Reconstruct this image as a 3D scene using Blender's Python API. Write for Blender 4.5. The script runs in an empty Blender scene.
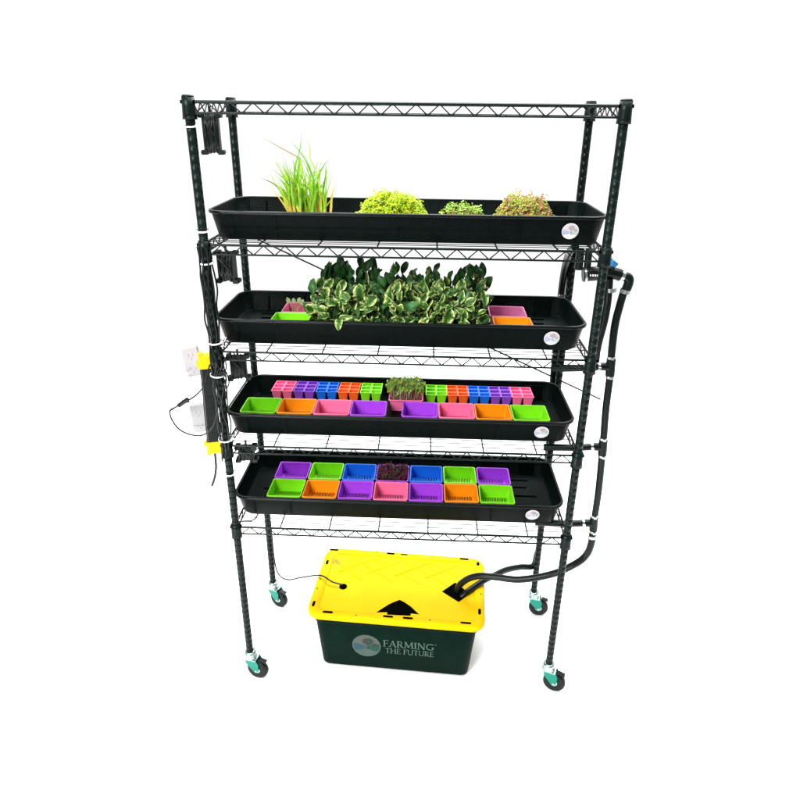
import bpy, math, random
from mathutils import Vector, Matrix, Euler
R = math.radians
PI = math.pi
scene = bpy.context.scene
col = scene.collection

# ------------------------------------------------------------------ camera
cam_d = bpy.data.cameras.new('camera')
cam = bpy.data.objects.new('camera', cam_d)
col.objects.link(cam)
cam_d.sensor_width = 36.0
cam_d.lens = 29.276
cam_d.clip_start = 0.05
cam_d.clip_end = 200
m = Matrix(((0.99903363, -0.02605095, 0.03539996, 0.071),
            (0.04295537, 0.40813124, -0.91191211, -1.9246),
            (0.00930835, 0.91255148, 0.40885587, 2.0994),
            (0, 0, 0, 1)))
cam.matrix_world = m
scene.camera = cam
scene.render.resolution_x = 1024
scene.render.resolution_y = 1024

# ------------------------------------------------------------------ world: bright white studio sweep, dimmer behind the photographer
w = bpy.data.worlds.new('World')
scene.world = w
w.use_nodes = True
nt = w.node_tree
bg = nt.nodes['Background']
tc = nt.nodes.new('ShaderNodeTexCoord')
sx = nt.nodes.new('ShaderNodeSeparateXYZ')
mr = nt.nodes.new('ShaderNodeMapRange')
mr.inputs['From Min'].default_value = -0.55
mr.inputs['From Max'].default_value = 0.15
mr.inputs['To Min'].default_value = 0.22
mr.inputs['To Max'].default_value = 1.15
nt.links.new(tc.outputs['Generated'], sx.inputs[0])
nt.links.new(sx.outputs['Y'], mr.inputs['Value'])
mz = nt.nodes.new('ShaderNodeMapRange')
mz.inputs['From Min'].default_value = 0.28
mz.inputs['From Max'].default_value = 0.65
mz.inputs['To Min'].default_value = 1.0
mz.inputs['To Max'].default_value = 0.35
nt.links.new(sx.outputs['Z'], mz.inputs['Value'])
mm = nt.nodes.new('ShaderNodeMath'); mm.operation = 'MULTIPLY'
nt.links.new(mr.outputs[0], mm.inputs[0]); nt.links.new(mz.outputs[0], mm.inputs[1])
nt.links.new(mm.outputs[0], bg.inputs['Strength'])
bg.inputs['Color'].default_value = (1, 1, 1, 1)

# ------------------------------------------------------------------ lamps
def area(name, loc, target, size, power, color=(1, 1, 1)):
    d = bpy.data.lights.new(name, 'AREA')
    d.shape = 'SQUARE'
    d.size = size
    d.energy = power
    d.color = color
    o = bpy.data.objects.new(name, d)
    col.objects.link(o)
    o.location = loc
    v = Vector(target) - Vector(loc)
    o.rotation_euler = v.to_track_quat('-Z', 'Y').to_euler()
    return o

area('key_lamp', (-2.2, -3.2, 4.2), (0, 0.2, 0.8), 2.2, 420, (1, 0.99, 0.96))
area('added_glare_light', (-1.15, -1.95, 0.25), (-0.4, 0.1, 1.6), 0.18, 34)  # added low light, for glare on the left fronts of the upper trays
area('added_overhead_fill', (0.6, 0.9, 5.0), (0.2, 0.5, 0), 4.5, 460)  # added fill from above to whiten the floor
area('added_floor_fill', (0.3, 3.2, 4.8), (0.3, 2.6, 0), 4.0, 420)  # added light that bleaches the rear floor and hides its edge
scene.view_settings.view_transform = 'Standard'
scene.view_settings.look = 'None'
scene.view_settings.exposure = 0.0
scene.view_settings.gamma = 1

# ------------------------------------------------------------------ materials
def mat(name, c, rough=0.5, spec=0.5, metal=0.0, noise=0.0, nscale=30, bump=0.0, bscale=300, trans=0.0, coat=0.0):
    M_ = bpy.data.materials.new(name)
    M_.use_nodes = True
    t = M_.node_tree
    b = t.nodes['Principled BSDF']
    b.inputs['Base Color'].default_value = (*c, 1)
    b.inputs['Roughness'].default_value = rough
    b.inputs['Specular IOR Level'].default_value = spec
    b.inputs['Metallic'].default_value = metal
    b.inputs['Coat Weight'].default_value = coat
    co = t.nodes.new('ShaderNodeTexCoord')
    if noise:
        n = t.nodes.new('ShaderNodeTexNoise')
        n.inputs['Scale'].default_value = nscale
        n.inputs['Detail'].default_value = 6
        t.links.new(co.outputs['Object'], n.inputs['Vector'])
        r = t.nodes.new('ShaderNodeMapRange')
        r.inputs['From Min'].default_value = 0.3
        r.inputs['From Max'].default_value = 0.7
        r.inputs['To Min'].default_value = 1 - noise
        r.inputs['To Max'].default_value = 1 + noise
        t.links.new(n.outputs['Fac'], r.inputs['Value'])
        mx = t.nodes.new('ShaderNodeMix')
        mx.data_type = 'RGBA'
        mx.blend_type = 'MULTIPLY'
        mx.inputs[0].default_value = 1
        mx.inputs[6].default_value = (*c, 1)
        t.links.new(r.outputs[0], mx.inputs[7])
        t.links.new(mx.outputs[2], b.inputs['Base Color'])
    if bump:
        n2 = t.nodes.new('ShaderNodeTexNoise')
        n2.inputs['Scale'].default_value = bscale
        n2.inputs['Detail'].default_value = 3
        t.links.new(co.outputs['Object'], n2.inputs['Vector'])
        bp = t.nodes.new('ShaderNodeBump')
        bp.inputs['Strength'].default_value = bump
        bp.inputs['Distance'].default_value = 0.002
        t.links.new(n2.outputs['Fac'], bp.inputs['Height'])
        t.links.new(bp.outputs['Normal'], b.inputs['Normal'])
    if trans:
        tr = t.nodes.new('ShaderNodeBsdfTranslucent')
        tr.inputs['Color'].default_value = (*c, 1)
        ms = t.nodes.new('ShaderNodeMixShader')
        ms.inputs[0].default_value = trans
        t.links.new(b.outputs[0], ms.inputs[1])
        t.links.new(tr.outputs[0], ms.inputs[2])
        t.links.new(ms.outputs[0], t.nodes['Material Output'].inputs['Surface'])
    return M_

M = {}
M['floor'] = mat('white_floor', (0.95, 0.95, 0.95), 0.9, 0.1)
M['black'] = mat('black_enamel', (0.003, 0.008, 0.007), 0.30, 0.12, noise=0.3, bump=0.14, bscale=500)
M['tray'] = mat('black_tray_plastic', (0.0007, 0.0030, 0.0026), 0.30, 0.04, noise=0.25, nscale=60, bump=0.7, bscale=360)
M['rim'] = mat('black_tray_rim', (0.001, 0.003, 0.003), 0.28, 0.15, noise=0.25, nscale=60, bump=0.2, bscale=420)
M['pipe'] = mat('black_pipe', (0.003, 0.007, 0.006), 0.34, 0.2, noise=0.2)
M['cord'] = mat('black_cord', (0.004, 0.006, 0.006), 0.38, 0.25)
M['rubber'] = mat('rubber', (0.004, 0.008, 0.007), 0.5, 0.2)
M['teal'] = mat('teal_steel', (0.0, 0.20, 0.14), 0.35, 0.4, metal=0.3)
M['chrome'] = mat('zinc_steel', (0.40, 0.52, 0.49), 0.30, 0.5, metal=0.9, noise=0.15, nscale=80)
M['clamp'] = mat('clamp_steel', (0.55, 0.6, 0.6), 0.28, 0.5, metal=0.9)
M['white'] = mat('white_plastic', (0.84, 0.84, 0.85), 0.4, 0.4)
M['outlet'] = mat('outlet_plastic', (0.36, 0.355, 0.37), 0.5, 0.1)
M['slotgrey'] = mat('slot_grey', (0.32, 0.27, 0.30), 0.6, 0.2)
M['yellowcap'] = mat('yellow_cap', (0.80, 0.46, 0.0), 0.4, 0.2)
M['blue_handle'] = mat('blue_handle', (0.02, 0.22, 0.55), 0.4, 0.4)
M['lid'] = mat('yellow_lid', (0.70, 0.455, 0.0), 0.45, 0.06, noise=0.05, nscale=9, bump=0.12, bscale=350)
M['lidgrime'] = mat('grime', (0.30, 0.26, 0.02), 0.8, 0.1)
M['tote'] = mat('dark_green_tote', (0.0004, 0.0095, 0.0058), 0.5, 0.03, noise=0.2, nscale=20, bump=0.2)
M['hole'] = mat('opening_dark', (0.002, 0.002, 0.002), 0.9, 0.0)  # flat dark stands in for shade inside openings; also the grommet's colour
M['letter'] = mat('printed_grey', (0.075, 0.125, 0.105), 0.6, 0.05, noise=0.15, nscale=120)
def grime(M_):
    t = M_.node_tree; b = t.nodes['Principled BSDF']
    co = t.nodes.new('ShaderNodeTexCoord'); mp = t.nodes.new('ShaderNodeMapping'); mp.vector_type = 'TEXTURE'
    mp.inputs['Location'].default_value = (-0.292, 0.115, .275); mp.inputs['Scale'].default_value = (.05, .085, .1)
    gr_ = t.nodes.new('ShaderNodeTexGradient'); gr_.gradient_type = 'SPHERICAL'
    n = t.nodes.new('ShaderNodeTexNoise'); n.inputs['Scale'].default_value = 38; n.inputs['Detail'].default_value = 5
    t.links.new(co.outputs['Object'], mp.inputs[0]); t.links.new(mp.outputs[0], gr_.inputs[0]); t.links.new(co.outputs['Object'], n.inputs['Vector'])
    r = t.nodes.new('ShaderNodeMapRange'); r.inputs['From Min'].default_value = .42; r.inputs['From Max'].default_value = .7; r.inputs['To Max'].default_value = 1.4
    t.links.new(n.outputs['Fac'], r.inputs['Value'])
    mu = t.nodes.new('ShaderNodeMath'); mu.operation = 'MULTIPLY'; mu.use_clamp = True
    t.links.new(gr_.outputs['Fac'], mu.inputs[0]); t.links.new(r.outputs[0], mu.inputs[1])
    old = b.inputs['Base Color'].links[0].from_socket
    mx = t.nodes.new('ShaderNodeMix'); mx.data_type = 'RGBA'
    mx.inputs[7].default_value = (.22, .19, .03, 1)
    t.links.new(mu.outputs[0], mx.inputs[0]); t.links.new(old, mx.inputs[6]); t.links.new(mx.outputs[2], b.inputs['Base Color'])
grime(M['lid'])
def cupmat(n, c): return mat(n, c, 0.36, 0.35, noise=0.06, nscale=25, trans=0.12)
CUP = {
    'green': cupmat('lime_plastic', (0.22, 0.72, 0.010)),
    'orange': cupmat('orange_plastic', (0.86, 0.29, 0.004)),
    'purple': cupmat('purple_plastic', (0.40, 0.06, 0.72)),
    'pink': cupmat('pink_plastic', (0.88, 0.17, 0.36)),
    'blue': cupmat('blue_plastic', (0.008, 0.16, 0.74)),
    'red': cupmat('red_orange_plastic', (0.85, 0.13, 0.015)),
    'violet': cupmat('violet_plastic', (0.26, 0.07, 0.60)),
    'magenta': cupmat('magenta_plastic', (0.60, 0.13, 0.26)),
    'mauve': cupmat('mauve_plastic', (0.60, 0.18, 0.36)),
}

# ------------------------------------------------------------------ mesh builder
class MB:
    def __init__(s):
        s.v = []; s.f = []; s.m = []; s.uv = []; s.smooth = []
    def add(s, vs, fs, mi=0, uvs=None, smooth=False):
        o = len(s.v)
        s.v += [tuple(p) for p in vs]
        s.uv += (uvs if uvs else [(0, 0)] * len(vs))
        for f in fs:
            s.f.append(tuple(i + o for i in f)); s.m.append(mi); s.smooth.append(smooth)
    def box(s, c, d, mi=0, rot=None):
        x, y, z = d[0] / 2, d[1] / 2, d[2] / 2
        vs = [Vector((a, b, e)) for a in (-x, x) for b in (-y, y) for e in (-z, z)]
        if rot: vs = [rot @ p for p in vs]
        vs = [p + Vector(c) for p in vs]
        s.add(vs, [(0, 1, 3, 2), (4, 6, 7, 5), (0, 4, 5, 1), (2, 3, 7, 6), (0, 2, 6, 4), (1, 5, 7, 3)], mi)
    def loft(s, rings, mi=0, closed=True, cap0=False, cap1=False, smooth=True):
        n = len(rings[0]); vs = [p for r in rings for p in r]; fs = []
        for i in range(len(rings) - 1):
            for j in range(n if closed else n - 1):
                k = (j + 1) % n
                fs.append((i * n + j, i * n + k, (i + 1) * n + k, (i + 1) * n + j))
        s.add(vs, fs, mi, smooth=smooth)
        if cap0: s.add(rings[0], [tuple(reversed(range(n)))], mi)
        if cap1: s.add(rings[-1], [tuple(range(n))], mi)
    def tube(s, pts, r, n=8, mi=0, cap=True):
        pts = [Vector(p) for p in pts]
        rs = r if hasattr(r, '__len__') else [r] * len(pts)
        rings = []
        t0 = (pts[1] - pts[0]).normalized()
        up = Vector((0, 0, 1)) if abs(t0.z) < 0.9 else Vector((1, 0, 0))
        nx = t0.cross(up).normalized()
        for i, p in enumerate(pts):
            t = (pts[min(i + 1, len(pts) - 1)] - pts[max(i - 1, 0)]).normalized()
            nx = (nx - t * nx.dot(t)).normalized()
            ny = t.cross(nx)
            rings.append([p + (nx * math.cos(2 * PI * k / n) + ny * math.sin(2 * PI * k / n)) * rs[i] for k in range(n)])
        s.loft(rings, mi, cap0=cap, cap1=cap)
    def lathe(s, prof, c=(0, 0, 0), n=20, mi=0, axis='z'):
        rings = []
        for r, h in prof:
            ring = []
            for k in range(n):
                a = 2 * PI * k / n
                p = (r * math.cos(a), r * math.sin(a), h)
                if axis == 'y': p = (p[0], p[2], p[1])
                if axis == 'x': p = (p[2], p[0], p[1])
                ring.append((p[0] + c[0], p[1] + c[1], p[2] + c[2]))
            rings.append(ring)
        s.loft(rings, mi, cap0=True, cap1=True)
    def build(s, name, mats, parent=None, loc=None):
        me = bpy.data.meshes.new(name)
        me.from_pydata(s.v, [], s.f)
        if not isinstance(mats, (list, tuple)): mats = [mats]
        for x in mats: me.materials.append(x)
        me.polygons.foreach_set('material_index', s.m)
        me.polygons.foreach_set('use_smooth', s.smooth)
        ul = me.uv_layers.new(name='UVMap')
        for lp in me.loops: ul.data[lp.index].uv = s.uv[lp.vertex_index]
        me.update()
        o = bpy.data.objects.new(name, me)
        col.objects.link(o)
        if parent: o.parent = parent
        if loc: o.location = loc
        return o

def spline(pts, k=8):
    P = [Vector(p) for p in pts]
    P = [P[0] * 2 - P[1]] + P + [P[-1] * 2 - P[-2]]
    out = []
    for i in range(1, len(P) - 2):
        a, b, c, d = P[i - 1:i + 3]
        for j in range(k):
            t = j / k
            out.append(0.5 * ((2 * b) + (c - a) * t + (2 * a - 5 * b + 4 * c - d) * t * t + (3 * b - a - 3 * c + d) * t ** 3))
    out.append(P[-2])
    return out

def rr(w_, d_, r, z, n=6, cx=0, cy=0):
    out = []
    for sx_, sy_, a0 in ((1, 1, 0), (-1, 1, 90), (-1, -1, 180), (1, -1, 270)):
        for k in range(n + 1):
            a = R(a0 + 90 * k / n)
            out.append((cx + sx_ * (w_ / 2 - r) + r * math.cos(a), cy + sy_ * (d_ / 2 - r) + r * math.sin(a), z))
    return out

def tag(o, label=None, cat=None, group=None, kind=None):
    if label: o['label'] = label
    if cat: o['category'] = cat
    if group: o['group'] = group
    if kind: o['kind'] = kind
    return o
def empty(name, loc, rz=0):
    o = bpy.data.objects.new(name, None)
    o.empty_display_size = 0.05
    col.objects.link(o); o.location = loc; o.rotation_euler = (0, 0, rz)
    return o
def copy_tree(o, parent=None):
    c = o.copy(); col.objects.link(c)
    if parent: c.parent = parent
    for ch in [x for x in bpy.data.objects if x.parent == o]:
        copy_tree(ch, c)
    return c

# ------------------------------------------------------------------ setting
f = MB()
ring0 = [(0.0 + 3.6 * math.cos(2 * PI * k / 64), 0.9 + 3.6 * math.sin(2 * PI * k / 64), 0) for k in range(64)]
f.add(ring0, [tuple(range(64))])
tag(f.build('floor', M['floor']), kind='structure')

# ------------------------------------------------------------------ rack
HW = 0.59; DY = 0.415
Z = [2.1108, 1.7255, 1.39, 1.0525, 0.7217]
PB = 0.1283
random.seed(4)
rack = empty('wire_shelving_rack', (0, DY / 2, 0))
tag(rack, 'tall black wire shelving rack with five shelves standing on four green casters', 'shelving rack')
ry = -DY / 2
def rl(x, y, z): return (x, y + ry, z)

prof = [(0.0134, PB), (0.0134, PB + 0.002)]
z = PB + 0.012
while z < Z[0] + 0.005:
    prof += [(0.0134, z), (0.0128, z + 0.0006), (0.0128, z + 0.0014), (0.0134, z + 0.0020)]
    z += 0.0254
prof += [(0.0134, Z[0] + 0.012)]
posts = []
pm = MB(); pm.lathe(prof, n=20)
p0 = pm.build('post', M['black'], rack, rl(-HW, 0, 0))
cm = MB(); cm.lathe([(0.0150, Z[0] + 0.0119), (0.0168, Z[0] + 0.0125), (0.0166, Z[0] + 0.0150), (0.012, Z[0] + 0.0180), (0.001, Z[0] + 0.0185)], n=20)
cap0 = cm.build('post_cap', M['black'], p0)
for x, y in ((HW, 0), (-HW, DY), (HW, DY)):
    c = copy_tree(p0, rack); c.location = rl(x, y, 0)

sh = MB()
inx = 0.0
def rodbox(z, r):
    sh.tube([rl(-HW, -0.004, z), rl(HW, -0.004, z)], r, 8)
    sh.tube([rl(-HW, DY + 0.004, z), rl(HW, DY + 0.004, z)], r, 8)
    sh.tube([rl(-HW - 0.004, 0, z), rl(-HW - 0.004, DY, z)], r, 8)
    sh.tube([rl(HW + 0.004, 0, z), rl(HW + 0.004, DY, z)], r, 8)
rodbox(0, 0.0038); rodbox(-0.028, 0.0030)
def zig(a, b, n):
    a = Vector(a); b = Vector(b)
    for i in range(n):
        p = a.lerp(b, i / n); q = a.lerp(b, (i + 1) / n); c = (p + q) / 2
        sh.tube([p + Vector((0, 0, -0.028)), c, q + Vector((0, 0, -0.028))], 0.0022, 6)
zig(rl(-HW + .02, -0.004, 0), rl(HW - .02, -0.004, 0), 18)
zig(rl(-HW - 0.004, .02, 0), rl(-HW - 0.004, DY - .02, 0), 6)
zig(rl(HW + 0.004, .02, 0), rl(HW + 0.004, DY - .02, 0), 6)
for k in range(1, 16):
    y = DY * k / 16
    sh.tube([rl(-HW - .004, y, 0.0036), rl(HW + .004, y, 0.0036)], 0.0014, 6)
for k in range(6):
    x = -0.43 + 0.177 * k
    sh.tube([rl(x, 0, -0.001), rl(x, DY, -0.001)], 0.0026, 6)
shelf0 = sh.build('wire_shelf', M['black'], rack, (0, 0, Z[0]))
sl = MB()
sl.lathe([(0.0150, 0.0118), (0.0172, 0.0118), (0.0180, -0.010), (0.0190, -0.030), (0.0202, -0.044), (0.0150, -0.044)], n=18)
for sx_ in (-1, 1):
    for zz in (0.0, -0.028):
        sl.box((0, 0, zz), (0.040, 0.016, 0.009)); 
        break
s0 = sl.build('corner_sleeve', M['black'], shelf0, rl(-HW, 0, 0))
for x, y in ((HW, 0), (-HW, DY), (HW, DY)):
    c = s0.copy(); col.objects.link(c); c.parent = shelf0; c.location = rl(x, y, 0)
for z in Z[1:]:
    c = copy_tree(shelf0, rack); c.location = (0, 0, z)

# casters
def caster():
    b = MB()
    b.lathe([(0.010, 0.128), (0.021, 0.127), (0.023, 0.118), (0.020, 0.110), (0.026, 0.104), (0.024, 0.098), (0.006, 0.097)], n=20)
    b.box((0.008, 0, 0.0975), (0.044, 0.040, 0.005))
    o = b.build('caster', M['chrome'], rack)
    g = MB()
    for s_ in (-1, 1):
        y = s_ * 0.0185
        pts = [(-0.016, 0.100), (0.030, 0.100), (0.040, 0.080), (0.038, 0.048), (0.030, 0.036), (0.020, 0.040), (-0.012, 0.078)]
        a = [(x, y - 0.0012, z_) for x, z_ in pts]; c = [(x, y + 0.0012, z_) for x, z_ in pts]
        g.loft([a, c], cap0=True, cap1=True, smooth=False)
    g.build('fork', M['teal'], o)
    wh = MB()
    pr_ = [(0.010, -0.0125), (0.030, -0.0125), (0.0385, -0.012), (0.0425, -0.008), (0.0435, 0), (0.0425, 0.008), (0.0385, 0.012), (0.030, 0.0125), (0.010, 0.0125)]
    wh.lathe(pr_, (0.028, 0, 0.0440), 28, axis='y')
    wo = wh.build('wheel', M['rubber'], o)
    h = MB(); h.lathe([(0.012, -0.0145), (0.014, -0.0140), (0.014, 0.0140), (0.012, 0.0145)], (0.028, 0, 0.044), 16, axis='y')
    h.lathe([(0.004, -0.0215), (0.0055, -0.0205), (0.0055, 0.0205), (0.004, 0.0215)], (0.028, 0, 0.044), 10, axis='y')
    h.build('hub', M['chrome'], wo)
    l = MB()
    l.box((0.052, 0, 0.090), (0.024, 0.018, 0.004), rot=Euler((0, R(18), 0)).to_matrix())
    l.box((0.0635, 0, 0.0865), (0.004, 0.020, 0.007))
    l.build('brake_lever', M['rubber'], o)
    return o
ca = caster(); ca.location = rl(-HW, 0, 0); ca.rotation_euler.z = R(-12)
for (x, y), a in (((HW, 0), -20), ((-HW, DY), -25), ((HW, DY), -8)):
    c = copy_tree(ca, rack); c.location = rl(x, y, 0); c.rotation_euler.z = R(a)

# diagonal brace wire behind
b = MB()
b.tube([(-0.59, 0.437, 1.685), (0.766, 0.437, 1.066)], 0.0034, 8)
tag(b.build('brace_wire', mat('grey_wire', (0.06, 0.055, 0.055), 0.5, 0.3)), 'thin grey wire running diagonally down to the right behind the black rack', 'wire')

# white zip ties round the front left post
for x, z_, rad, tail in ((-HW, 2.050, 0.0165, 0), (-HW, 1.766, 0.020, 1), (-HW, 1.672, 0.020, 0), (-HW, 1.421, 0.021, 1), (-HW, 1.312, 0.026, 0), (-HW, 1.078, 0.024, 1), (-HW, 0.943, 0.017, 0)):
    t = MB()
    rings = []
    for k in range(29):
        a = 2 * PI * k / 28
        p = Vector((rad * math.cos(a), rad * math.sin(a), 0.002 * math.sin(a)))
        n_ = Vector((math.cos(a), math.sin(a), 0))
        rings.append([p + Vector((0, 0, -.0022)), p + n_ * .0012 + Vector((0, 0, -.0022)), p + n_ * .0012 + Vector((0, 0, .0022)), p + Vector((0, 0, .0022))])
    t.loft(rings, smooth=False)
    t.box((rad, -0.004, 0), (0.006, 0.006, 0.006))
    if tail: t.tube([(rad, -0.006, 0), (rad + .012, -0.012, .006), (rad + .02, -.012, .02)], 0.0012, 5)
    t.build('zip_tie', M['white'], rack, rl(x, 0, z_))

# ------------------------------------------------------------------ emblem
def emblem(mb, r, c, ax, ay, an, k0):
    # flat round mark: sky, hills, tree and furrows; material indices k0..k0+5
    c = Vector(c); ax = Vector(ax); ay = Vector(ay); an = Vector(an)
    def P(x, y, h): return c + ax * (x * r) + ay * (y * r) + an * h
    def poly(pts, h, mi): mb.add([P(x, y, h) for x, y in pts], [tuple(range(len(pts)))], k0 + mi)
    N = 40
    def arc(a0, a1, rad=1.0, n=20): return [(rad * math.cos(R(a0 + (a1 - a0) * i / n)), rad * math.sin(R(a0 + (a1 - a0) * i / n))) for i in range(n + 1)]
    e = 0.00035
    ring_o = arc(0, 360, 1, N)[:-1]; 
    mb.loft([[P(x, y, 0) for x, y in ring_o], [P(x, y, e) for x, y in ring_o]], k0, cap1=True, smooth=False)
    poly(arc(10, 170, 0.92), e * 2, 1)                    # warm sky
    poly(arc(168, 212, 0.92) + [(-0.35, -0.38), (-0.05, -0.2), (-0.02, -0.06), (-0.22, 0.04), (-0.5, 0.14)], e * 3, 2)   # blue hill
    poly(arc(-30, 14, 0.92) + [(0.7, 0.24), (0.55, 0.12), (0.36, 0.16), (0.15, -0.02), (-0.02, -0.1), (0.3, -0.36)], e * 3, 3)         # green field
    poly([(0.1 + .34 * math.cos(t_ / 22 * 2 * PI) * (1 + .28 * (t_ % 2)), 0.42 + .26 * math.sin(t_ / 22 * 2 * PI) * (1 + .28 * (t_ % 2))) for t_ in range(22)], e * 4, 4)
    poly([(0.02, -0.3), (0.18, -0.3), (0.13, 0.3), (0.07, 0.3)], e * 5, 4)
    poly([(.62 + .2 * math.cos(t_ * PI / 5), .12 + .16 * math.sin(t_ * PI / 5) * (1 + .25 * (t_ % 2))) for t_ in range(10)], e * 3.8, 4)
    for i in range(6):
        x0 = -0.62 + i * 0.25
        pts = []
        for t_ in range(7):
            u = t_ / 6
            pts.append((x0 * (1 - u) + (0.35 - 0.06 * i) * u, -0.85 + 0.55 * u + 0.1 * math.sin(u * PI)))
        pts = [(x, max(y, -math.sqrt(max(0, .85 - x * x)))) for x, y in pts]
        q = [(x + 0.045 * (1 - .6 * j / 6), y + .02) for j, (x, y) in enumerate(pts)]
        for j in range(6):
            poly([pts[j], q[j], q[j + 1], pts[j + 1]], e * 5, 5)
    return [M_ for M_ in ()]
EM_D = [mat('mark_' + n, tuple(q * .62 for q in c), 0.6, 0.05) for n, c in (('base', (0.10, 0.15, 0.13)), ('sky', (0.13, 0.14, 0.12)), ('hill', (0.05, 0.11, 0.14)), ('field', (0.03, 0.11, 0.075)), ('tree', (0.05, 0.075, 0.06)), ('furrow', (0.17, 0.24, 0.19)))]
EM_W = [mat('seal_' + n, tuple(q * .9 for q in c), 0.5, 0.1) for n, c in (('base', (0.70, 0.70, 0.72)), ('sky', (0.56, 0.50, 0.53)), ('hill', (0.42, 0.42, 0.58)), ('field', (0.46, 0.55, 0.52)), ('tree', (0.34, 0.31, 0.34)), ('furrow', (0.70, 0.70, 0.70)))]

# ------------------------------------------------------------------ grow trays
TW, TD, TH = 1.182, 0.356, 0.0865
def make_tray():
    root = empty('grow_tray', (0, 0, 0))
    t = MB()
    r0 = 0.055
    o = [rr(1.134, 0.296, 0.040, 0.0), rr(1.142, 0.304, 0.045, 0.003), rr(1.170, 0.338, 0.050, TH - 0.006)]
    i = [rr(1.165, 0.333, 0.048, TH - 0.002), rr(1.142, 0.304, 0.043, 0.023), rr(1.132, 0.294, 0.040, 0.020)]
    t.loft(o, cap0=True)
    t.loft(i)
    t.add(i[-1], [tuple(range(len(i[-1])))])
    # vertical ribs on the outside and inside walls
    for x in (-0.515, -0.385, -0.02, 0.335, 0.50):
        for s_ in (-1, 1):
            a = [(x - .005, s_ * 0.151, .008), (x + .005, s_ * 0.151, .008), (x + .007, s_ * 0.1655, TH - .012), (x - .007, s_ * 0.1655, TH - .012)]
            b_ = [(p[0] * 1 + (0.002 if q in (0, 3) else -0.002), p[1] + s_ * 0.0035, p[2]) for q, p in enumerate(a)]
            t.loft([a, b_], cap1=True, smooth=False)
            a = [(x - .03, s_ * 0.1450, .010), (x + .03, s_ * 0.1450, .010), (x + .032, s_ * 0.1625, TH - .014), (x - .032, s_ * 0.1625, TH - .014)]
            b_ = [(p[0] + (0.004 if q in (0, 3) else -0.004), p[1] - s_ * 0.004, p[2]) for q, p in enumerate(a)]
            t.loft([a, b_], cap1=True, smooth=False)
    # low ridges on the tray floor
    for s_ in (-1, 1):
        for y, x0, x1 in ((-0.07, .30, .50), (-0.01, .40, .52), (0.05, .30, .49), (.10, .42, .50)):
            t.box((s_ * (x0 + x1) / 2, y, 0.0225), (x1 - x0, 0.005, 0.005))
    t.v = [(a * 1.015, b_ * 1.045, c_) for a, b_, c_ in t.v]
    t.build('basin', M['tray'], root)
    q = MB()
    q.loft([rr(1.1655, .3335, .048, TH - .0018), rr(1.167, 0.335, .048, TH), rr(TW - .004, TD - .004, 0.055, TH), rr(TW, TD, .056, TH - .002),
            rr(TW, TD, 0.056, TH - .009), rr(TW - .005, TD - .005, .055, TH - .0095), rr(TW - .005, TD - .005, .055, TH - .005), rr(1.1705, .3385, .050, TH - .0055)])
    q.v = [(a * 1.015, b_ * 1.045, c_) for a, b_, c_ in q.v]
    q.build('rim', M['rim'], root)
    s = MB()
    th = math.atan2(0.017, 0.0775)
    cpt = Vector((0.487, -0.1706 , 0.043))
    emblem(s, 0.0245, cpt, (1, 0, 0), (0, -math.sin(th), math.cos(th)), (0, -math.cos(th), -math.sin(th)), 0)
    so = s.build('sticker', EM_W, root)
    tag(so, 'round white sticker with a faint grey mark')
    return root
tray0 = make_tray()
TZ = [Z[i] + 0.0052 for i in range(1, 5)]
TC = [(0.005, 0.222), (-0.013, 0.230), (-0.011, 0.236), (-0.012, 0.232)]
trays = []
for i, lb in enumerate(('topmost long black grow tray holding grass and three mounds of microgreens',
                        'second long black grow tray from the top, filled with variegated leafy plants',
                        'third long black grow tray from the top, with small six-cell pots behind eight cups',
                        'lowest long black grow tray holding two full rows of coloured cups')):
    t = tray0 if i == 0 else copy_tree(tray0)
    t.location = (TC[i][0], TC[i][1], TZ[i])
    tag(t, lb, 'tray', 'long black grow trays on the rack shelves')
    trays.append(t)

# ------------------------------------------------------------------ cups
CW, CD, CH = 0.127, 0.124, 0.0475
def cup_mesh():
    c = MB()
    c.loft([rr(.108, .105, .008, 0, 3), rr(CW - .008, CD - .008, .008, CH - .006, 3), rr(CW - .007, CD - .007, .008, CH - .005, 3),
            rr(CW, CD, .008, CH - .004, 3), rr(CW, CD, .008, CH - .001, 3), rr(CW - .001, CD - .001, .008, CH, 3), rr(CW - .007, CD - .007, .007, CH, 3), rr(CW - .010, CD - .010, .007, CH - .003, 3),
            rr(.106, .103, .007, .0025, 3)], cap0=True, smooth=False)
    c.add(rr(.106, .103, .007, .0025, 3), [tuple(range(16))])
    for k in range(15):
        x = -0.045 + 0.09 * k / 14
        c.box((x, 0, 0.0034), (0.0014, 0.088, 0.0014))
    for k in range(14):
        x = -0.045 + 0.09 * (k + .5) / 14
        for y in (-.029, 0, .029):
            c.add([(x - .0013, y - .012, .0029), (x + .0013, y - .012, .0029), (x + .0013, y + .012, .0029), (x - .0013, y + .012, .0029)], [(0, 1, 2, 3)], 1)
    return c
cm_ = cup_mesh()
cups = {}
def place_cup(colr, x, y, z, label, group, rz=0, name='seedling_cup'):
    if colr not in cups:
        o = cm_.build(name, [CUP[colr], M['hole']]); cups[colr] = o
    else:
        o = cups[colr].copy(); col.objects.link(o)
    o.location = (x, y, z); o.rotation_euler = (0, 0, rz)
    if label: tag(o, label, 'cup', group)
    return o
fl = 0.0225
ordn = ['first', 'second', 'third', 'fourth', 'fifth', 'sixth', 'seventh', 'eighth']
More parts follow.
